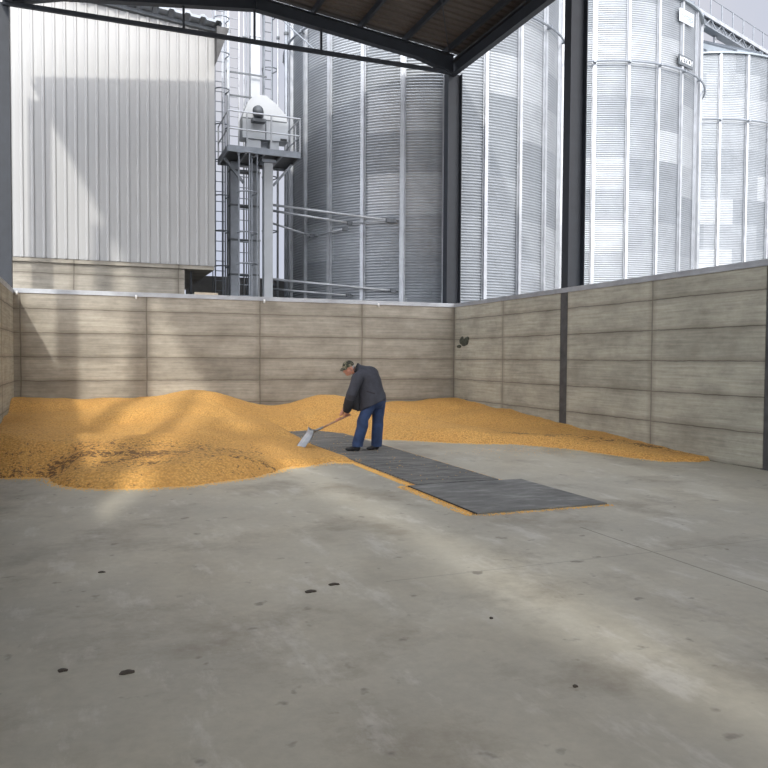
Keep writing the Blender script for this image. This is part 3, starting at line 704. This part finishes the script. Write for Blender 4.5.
# loose kernels scattered at the feet of the heaps
bm = bmesh.new(); cnt = 0
def kernel(bm, x, y, z, s):
    a = random.random()*6.28; c, d = math.cos(a)*s, math.sin(a)*s
    vs = [bm.verts.new(p) for p in ((x+c, y+d, z), (x-d*.7, y+c*.7, z), (x-c, y-d, z), (x+d*.7, y-c*.7, z), (x, y, z+s*.8))]
    for i in range(4): bm.faces.new((vs[i], vs[(i+1) % 4], vs[4]))
while cnt < 4200:
    i = random.randrange(0, len(BL)-5); x1, y1 = BL[i]; x2, y2 = BL[i+1]; tt = random.random(); off = abs(random.gauss(0, .09))
    x = x1+(x2-x1)*tt+random.gauss(0, .06); y = y1+(y2-y1)*tt-off
    if not (XL+.02 < x < XR-.02) or inside_dist(x, y) > .02: continue
    if GX0 < x < GX1 and y > GY0:
        if random.random() < .93: continue
        z = .033
    else: z = .001
    if 3.72 < x < 5.36 and 6.8 < y < GY0: z = .021
    kernel(bm, x, y, z, random.uniform(.006, .011)); cnt += 1
for lx0, lx1, ly0, ly1, nn, z in ((3.60, 3.73, 6.8, 8.7, 900, .001), (3.74, 3.85, 8.7, 10.7, 1500, .001), (5.035, 5.12, 8.6, 14.6, 2600, .001), (3.74, 5.4, 6.74, 6.82, 300, .001), (3.9, 5.0, 8.7, 15.5, 110, .033)):
    for _ in range(nn): kernel(bm, random.uniform(lx0, lx1), random.uniform(ly0, ly1), z+random.random()*.004, random.uniform(.006, .011))
for _ in range(500): kernel(bm, random.gauss(7.3, .7), random.gauss(11.6, .45), .001, random.uniform(.005, .009))
tag(finish('loose_kernels', bm, M['kernel'], recalc=False), 'loose maize kernels scattered on the floor around heaps and grate', 'grain', None, 'stuff')
for x0, x1, y0, y1, lb in ((5.034, 5.085, 8.65, 14.5, 'thin line of spilled maize along the right edge of the grate'), (3.775, 3.855, 8.64, 10.9, 'thin line of spilled maize along the left edge of the grate'), (3.665, 3.715, 6.85, 8.6, 'thin line of spilled maize along the left edge of the steel plate')):
    bm = bmesh.new(); n = int((y1-y0)/.05); rw = []
    for i in range(n+1):
        y = y0+(y1-y0)*i/n; ww = (x1-x0)*(.55+.5*noise.noise(Vector((y*2.2, x0, 0)))); xm = x0 if x0 > 5 else x1; sg = 1 if x0 > 5 else -1
        rw.append([bm.verts.new((xm, y, .001)), bm.verts.new((xm+sg*ww*.3, y, .018)), bm.verts.new((xm+sg*ww, y, .001))])
    for i in range(n):
        for j in range(2): bm.faces.new((rw[i][j], rw[i][j+1], rw[i+1][j+1], rw[i+1][j]))
    tag(finish('spilled_maize', bm, M['grain'], None, True), lb, 'grain', None, 'stuff')

# ------------------------------------------------------------------ the man with the shovel
def loft(bm, secs, n=20):
    """secs: (center, u axis, v axis, ru, rv)"""
    rings = []
    for c, u, v, ru, rv in secs:
        c = Vector(c); u = Vector(u).normalized(); v = Vector(v).normalized()
        rings.append([bm.verts.new(c+u*ru*math.cos(2*PI*k/n)+v*rv*math.sin(2*PI*k/n)) for k in range(n)])
    for A, B in zip(rings[:-1], rings[1:]):
        for k_ in range(n): bm.faces.new((A[k_], A[(k_+1) % n], B[(k_+1) % n], B[k_]))
    bm.faces.new(rings[0][::-1]); bm.faces.new(rings[-1]); return bm
def ball(bm, c, r, s=(1, 1, 1), rot=None, seg=16):
    m = Matrix.Translation(Vector(c)) @ (rot.to_4x4() if rot else Matrix.Identity(4)) @ Matrix.Diagonal((r*s[0], r*s[1], r*s[2], 1))
    bmesh.ops.create_uvsphere(bm, u_segments=seg, v_segments=seg//2+2, radius=1, matrix=m); return bm
def fuse(name, bm, mat, parent, voxel=.012, smooth_it=4):
    """merge overlapping closed shapes into one continuous skin"""
    bmesh.ops.recalc_face_normals(bm, faces=bm.faces[:])
    me = bpy.data.meshes.new('tmp'); bm.to_mesh(me); bm.free()
    o = bpy.data.objects.new('tmp', me); col.objects.link(o)
    md = o.modifiers.new('r', 'REMESH'); md.mode = 'VOXEL'; md.voxel_size = voxel; md.use_smooth_shade = True
    ms = o.modifiers.new('s', 'SMOOTH'); ms.iterations = smooth_it; ms.factor = .5
    bpy.context.view_layer.update()
    dg = bpy.context.evaluated_depsgraph_get(); m2 = bpy.data.meshes.new_from_object(o.evaluated_get(dg))
    bpy.data.objects.remove(o)
    m2.name = name; m2.materials.clear(); m2.materials.append(mat)
    for p in m2.polygons: p.use_smooth = True
    r = bpy.data.objects.new(name, m2); col.objects.link(r)
    if parent: r.parent = parent
    return r
ANG = math.radians(19.8); MX = Vector((math.cos(ANG), -math.sin(ANG), 0)); MY = Vector((math.sin(ANG), math.cos(ANG), 0))
M0 = Vector((4.42, 12.04, .032))
def L(x, y, z): return Vector((x, y, z))
# local frame: x to the viewer's right, y away from the viewer, z up; he faces -x and a little away
# joints
hipL, kneeL, ankL = L(.10, -.06, .86), L(-.045, -.10, .47), L(-.13, -.06, .09)
hipR, kneeR, ankR = L(.235, .10, .88), L(.215, .13, .47), L(.195, .16, .07)
pel = L(.165, .02, .90); sp1 = L(.14, .02, 1.08); chest = L(.02, .03, 1.27); neckb = L(-.10, .03, 1.385); head = L(-.285, -.03, 1.40)
shL, elL, wrL = L(-.12, -.18, 1.26), L(-.235, -.25, .975), L(-.315, -.11, .68)
shR, elR, wrR = L(.10, .24, 1.26), L(-.05, .36, 1.00), L(-.34, .17, .74)
hL, hR = L(-.375, -.045, .655), L(-.405, .09, .665)
bm = bmesh.new()
tube(bm, [pel, sp1, chest, neckb], [.12, .12, .13, .08], 14)
tube(bm, [neckb, head+L(.05, .01, -.05)], [.062, .055], 14)
for a, b, c in ((hipL, kneeL, ankL), (hipR, kneeR, ankR)): tube(bm, [a+L(0, 0, .03), a, (a+b)/2, b, (b*2+c)/3, c, c+L(0, 0, -.05)], [.07, .085, .075, .055, .055, .038, .036], 12)
for a, b, c in ((shL, elL, wrL), (shR, elR, wrR)): tube(bm, [a, (a+b)/2, b, (b+c)/2, c], [.055, .048, .042, .038, .028], 12)
# head: he looks down to the left; face axis
fdir = Vector((-.74, -.56, -.36)).normalized(); side = fdir.cross(Vector((0, 0, 1))).normalized(); upv = side.cross(fdir).normalized()
HR = Matrix((side, fdir, upv)).transposed()      # columns: x=side, y=forward, z=up
def HP(x, y, z): return head+HR @ Vector((x, y, z))
ball(bm, HP(0, -.01, .03), .1, (.80, .98, .95), HR, 20)
ball(bm, HP(0, .025, -.035), .1, (.66, .68, .85), HR, 20)
ball(bm, HP(0, .055, -.095), .03, (1.1, .9, .7), HR)          # chin
tube(bm, [HP(0, .088, .015), HP(0, .118, -.028), HP(0, .092, -.035)], [.010, .017, .010], 8)     # nose
for s in (-1, 1):
    ball(bm, HP(s*.082, -.01, -.01), .03, (.35, .7, 1.1), HR, 10)     # ears
    ball(bm, HP(s*.032, .078, .028), .018, (1.2, .6, .6), HR, 8)      # brows
    ball(bm, HP(s*.04, .068, -.03), .024, (1, .8, 1), HR, 8)          # cheeks
ball(bm, HP(0, .092, -.062), .012, (1.9, .6, .45), HR, 8); ball(bm, HP(0, .088, -.074), .012, (1.6, .7, .5), HR, 8)   # lips
# hands close round the shovel shaft
shaft_top, shaft_low = L(-.27, -.02, .61), L(-.87, .12, .315)
sdir = (shaft_low-shaft_top).normalized()
def hand(bm, wrist, centre, sgn):
    pd = (centre-wrist).normalized(); acr = sdir
    nrm = pd.cross(acr).normalized()
    m = Matrix((acr, pd, nrm)).transposed()
    ball(bm, wrist*.45+centre*.55, .05, (.80, 1.05, .45), m, 12)
    tube(bm, [wrist, wrist*.4+centre*.6], [.028, .034], 10)
    for i in range(4):
        ln = (.85, 1., .96, .78)[i]; k_ = centre-pd*.01+acr*(-.033+.022*i)
        n_ = nrm*sgn
        pts = [k_-pd*.01-n_*.012, k_+n_*.020+pd*.012*ln, k_+n_*.030+pd*.034*ln, k_+n_*.008+pd*.050*ln, k_-n_*.010+pd*.036*ln]
        tube(bm, pts, [.0105, .0105, .0095, .009, .008], 8)
    th = wrist*.35+centre*.65-acr*.035
    tube(bm, [th, th-acr*.018+pd*.022-nrm*sgn*.02, th-acr*.004+pd*.045-nrm*sgn*.026], [.013, .011, .009], 8)
def near_shaft(f): return shaft_top+(shaft_low-shaft_top)*f
hL = near_shaft(.09)+L(.0, -.006, .012); hR = near_shaft(.30)+L(0, 0, .012)
person = bpy.data.objects.new('tmp', None)
hand(bm, wrL, hL, 1); hand(bm, wrR, hR, -1)
person = fuse('person', bm, M['skin'], None, .0065, 2)
person.location = M0; person.rotation_euler = (0, 0, -ANG)
tag(person, 'man in dark jacket, blue trousers and camouflage cap bending over a shovel on the grate', 'person')
# trousers
bm = bmesh.new()
X_, Y_ = L(1, 0, 0), L(0, 1, 0)
loft(bm, [(pel+L(.0, 0, .10), X_, Y_, .155, .17), (pel, X_, Y_, .165, .185), (pel+L(-.01, 0, -.10), X_, Y_, .165, .18), (pel+L(-.01, 0, -.17), X_, Y_, .13, .15)])
for a, b, c in ((hipL, kneeL, ankL), (hipR, kneeR, ankR)):
    loft(bm, [(a+L(.01, 0, .02), X_, Y_, .115, .12), ((a*2+b)/3, X_, Y_, .115, .11), (b+L(0, 0, .05), X_, Y_, .098, .095), (b+L(0, 0, -.04), X_, Y_, .100, .095), ((b+c)/2, X_, Y_, .098, .094), (c+L(.005, 0, .06), X_, Y_, .096, .096), (c+L(.0, 0, -.015), X_, Y_, .094, .1)])
tro = fuse('trousers', bm, M['jeans'], person, .011, 3)
# jacket: lofted along the bent back, hem slanting down to the left
bm = bmesh.new()
def sec(c, ax, ru, rv):
    ax = Vector(ax).normalized(); v = Vector((0.12, 1, 0)); v = (v-ax*v.dot(ax)).normalized(); u = v.cross(ax).normalized(); return (c, u, v, ru, rv)
loft(bm, [sec(L(.105, .0, .775), (-.45, 0, 1), .275, .225), sec(L(.10, .0, .86), (-.42, 0, 1), .260, .225), sec(L(.075, .01, .99), (-.40, 0, 1), .240, .225), sec(L(.045, .02, 1.13), (-.42, 0, 1), .240, .23), sec(L(.005, .02, 1.25), (-.5, 0, 1), .225, .235), sec(L(-.045, .02, 1.335), (-.8, 0, .9), .145, .215), sec(L(-.11, .02, 1.385), (-1, 0, .7), .085, .11), sec(L(-.145, .01, 1.41), (-1, 0, .5), .075, .078)], 28)
ball(bm, L(.05, .04, 1.31), .155, (1.15, 1.25, .85)); ball(bm, L(-.05, -.13, 1.27), .115, (1.05, .9, 1)); ball(bm, L(.10, .19, 1.27), .115, (1, .9, 1))
ball(bm, L(-.12, -.02, 1.20), .13, (1, 1.2, 1.1)); ball(bm, L(.265, .05, .92), .11, (.8, 1.4, 1.1))
jk = fuse('jacket', bm, M['jacket'], person, .011, 3)
for nm, a, b, c in (('sleeve', shL, elL, wrL), ('sleeve', shR, elR, wrR)):
    bm = bmesh.new(); tube(bm, [a+L(.03, .02, .01), a, (a*2+b)/3, (a+b*2)/3, b, (b+c)/2, (b+c*3)/4, c+(c-b)*.02], [.085, .098, .095, .085, .085, .082, .074, .058], 18)
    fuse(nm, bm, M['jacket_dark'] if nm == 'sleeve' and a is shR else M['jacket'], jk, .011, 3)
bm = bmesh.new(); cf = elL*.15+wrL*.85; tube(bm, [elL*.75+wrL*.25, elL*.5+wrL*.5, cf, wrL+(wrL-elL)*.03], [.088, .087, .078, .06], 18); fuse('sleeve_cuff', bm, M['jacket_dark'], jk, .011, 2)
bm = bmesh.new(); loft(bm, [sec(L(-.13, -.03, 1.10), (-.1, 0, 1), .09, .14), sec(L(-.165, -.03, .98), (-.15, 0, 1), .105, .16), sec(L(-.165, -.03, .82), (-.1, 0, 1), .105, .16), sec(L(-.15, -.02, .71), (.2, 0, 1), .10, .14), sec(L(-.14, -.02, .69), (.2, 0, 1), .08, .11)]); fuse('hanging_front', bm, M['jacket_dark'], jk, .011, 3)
bm = bmesh.new(); tube(bm, [L(-.155+.075*math.cos(a)*.4, .01+.085*math.sin(a), 1.40+.07*math.cos(a)) for a in [2*PI*i/16 for i in range(16)]], .022, 8, True); finish('collar', bm, M['jacket_dark'], jk, True)
bm = bmesh.new(); beam(bm, L(.02, -.205, 1.02), L(.16, -.215, .98), .012, .02); finish('pocket_flap', bm, M['jacket_dark'], jk)
for an in (ankL, ankR):
    bm = bmesh.new(); fd = Vector((-.95, .10, 0)).normalized() if an is ankL else Vector((-.75, -.55, 0)).normalized()
    b0 = Vector((an.x, an.y, 0))
    ball(bm, b0+L(0, 0, .055), .055, (1, .9, 1)); ball(bm, b0+fd*.08+L(0, 0, .04), .06, (1.3, .8, .62), Matrix.Rotation(math.atan2(fd.y, fd.x), 3, 'Z')); ball(bm, b0+fd*.15+L(0, 0, .032), .05, (1.2, .9, .6), Matrix.Rotation(math.atan2(fd.y, fd.x), 3, 'Z'))
    sh = fuse('shoe', bm, M['shoe'], person, .008, 2)
# hair band round the back of the head, then cap
bm = bmesh.new(); ball(bm, HP(0, -.022, .005), .1, (.84, .92, .80), HR, 18)
for v in bm.verts[:]:
    q = HR.transposed() @ (v.co-head)
    if q.y > .02 or q.z > .06: v.co = HP(0, -.02, .0)+(v.co-HP(0, -.02, .0))*.7
finish('hair', bm, M['hair'], person, True)
bm = bmesh.new(); ball(bm, HP(0, -.006, .045), .1, (.93, 1.08, .88), HR, 20)
for v in bm.verts[:]:
    q = HR.transposed() @ (v.co-head)
    if q.z < .035: q.z = .035; v.co = head+HR @ q
cp = finish('cap', bm, M['camo'], person, True)
bm = bmesh.new(); n = 10; A = []; B = []
for i in range(n+1):
    a = PI*i/n; x = .078*math.cos(a); A.append((x, .072+.02*math.sin(a), .042)); B.append((x*.95, .085+.085*math.sin(a), .026))
lo = []
for dz in (0, -.006): lo.append(([bm.verts.new(HP(p[0], p[1], p[2]+dz)) for p in A], [bm.verts.new(HP(p[0], p[1], p[2]+dz)) for p in B]))
for i in range(n):
    for a_2, b_2 in lo: bm.faces.new((a_2[i], a_2[i+1], b_2[i+1], b_2[i]))
    bm.faces.new((lo[0][1][i], lo[0][1][i+1], lo[1][1][i+1], lo[1][1][i]))
finish('cap_brim', bm, M['camo'], cp)
for s in (-1, 1):
    bm = bmesh.new(); ball(bm, HP(s*.032, .083, .010), .0095, (1.2, .6, .8), HR, 8); finish('eye', bm, M['black'], person, True)

# shovel
t = thing('scoop_shovel', 'aluminium scoop shovel with wooden handle held by the man, blade in the maize', 'shovel', M0)
t.rotation_euler = (0, 0, -ANG)
finish('handle', tube(bmesh.new(), [shaft_top-sdir*.02, shaft_low+sdir*.02], .017, 10), M['wood'], t, True)
bm = bmesh.new(); tube(bm, [shaft_low-sdir*.18, shaft_low+sdir*.03], [.020, .024], 10); finish('socket', bm, M['alu'], t, True)
b_top = L(-.87, .12, .32); b_tip = L(-1.12, -.05, -.01); bd = (b_tip-b_top); BLn = bd.length; bd.normalize()
bs = Vector((.75, -.62, 0)); bs = (bs-bd*bs.dot(bd)).normalized(); bn = bs.cross(bd).normalized()
if bn.x > 0: bn = -bn
bm = bmesh.new(); rows = []
for i in range(9):
    f = i/8; hw = .075+.025*min(1, f*2.2); row = []
    for j in range(-6, 7):
        u = j/6; lip = .055*max(0, (abs(u)-.62)/.38)**1.3*(1-.55*f)+(.05*max(0, 1-f*5))
        row.append(b_top+bd*BLn*f+bs*hw*u+bn*lip)
    rows.append(row)
V1 = [[bm.verts.new(p) for p in r_] for r_ in rows]; V2 = [[bm.verts.new(p-bn*.004) for p in r_] for r_ in rows]
for i in range(8):
    for j in range(12):
        bm.faces.new((V1[i][j], V1[i][j+1], V1[i+1][j+1], V1[i+1][j])); bm.faces.new((V2[i][j], V2[i+1][j], V2[i+1][j+1], V2[i][j+1]))
for i in range(8):
    for j in (0, 12): bm.faces.new((V1[i][j], V2[i][j], V2[i+1][j], V1[i+1][j]))
for j in range(12):
    for i in (0, 8): bm.faces.new((V1[i][j], V1[i][j+1], V2[i][j+1], V2[i][j]))
finish('scoop_blade', bm, M['alu'], t, True)

# ------------------------------------------------------------------ small marks
bm = bmesh.new()
for dy, dz, ry, rz in ((0, 0, .20, .11), (.14, .04, .14, .10), (-.12, .03, .15, .12), (.26, -.10, .12, .05), (-.2, .10, .1, .06), (.1, .12, .08, .05), (.34, -.10, .07, .04)):
    ball(bm, (XR-.004, 17.72+dy, 2.03+dz), 1, (.016, ry*.9, rz*.9), None, 14)
tag(finish('damp_patch', bm, M['moss'], None, True), 'dark ragged patch on the right wall near the back corner', 'patch')
for x, lb in ((-1.37, 'small white stud under the capping at the left end of the back wall'), (1.1, 'small white stud under the back wall capping below the shed'), (4.07, 'small white stud under the back wall capping below the pale post'), (7.05, 'small white stud under the back wall capping above the man')):
    bm = bmesh.new(); tube(bm, [(x, YB-.03, 2.93), (x, YB-.03, 3.02)], .022, 8)
    tag(finish('white_stud', bm, M['white'], None, True), lb, 'stud', 'white studs along the back wall')
bm = bmesh.new()
spots = [(1.42, 4.96, .055, .03, 'dark mud clump on the open floor, left one of a close pair'), (1.62, 5.06, .055, .028, 'dark mud clump on the open floor, right one of a close pair'), (.18, 4.0, .05, .03, 'flat brown mud clump on the floor at lower left, right one of two'), (-.12, 4.14, .035, .022, 'small brown mud clump on the floor at lower left, left one of two'),
         (-.62, 5.75, .02, .015, 'small dark crumb on the floor near the left edge'), (.1, 5.95, .035, .02, 'elongated dark crumb below the left heap'), (2.22, 3.05, .018, .014, 'tiny dark crumb on the floor near the bottom centre'), (2.32, 4.05, .016, .012, 'tiny dark crumb on the floor right of the brown pair')]
for x, y, rx, ry, lb in spots:
    bm = bmesh.new(); ball(bm, (x, y, .004), 1, (rx*.68, ry*.8, .008), Matrix.Rotation(.4, 3, 'Z'), 12); ball(bm, (x+rx*.5, y-ry*.2, .003), 1, (rx*.4, ry*.6, .007), None, 10)
    for v in bm.verts:
        v.co.x += .2*rx*noise.noise(v.co*60); v.co.y += .2*ry*noise.noise(v.co*55); v.co.z = max(.0006, v.co.z)
    tag(finish('mud_clump', bm, M['mud'], None, True), lb, 'mud clump')
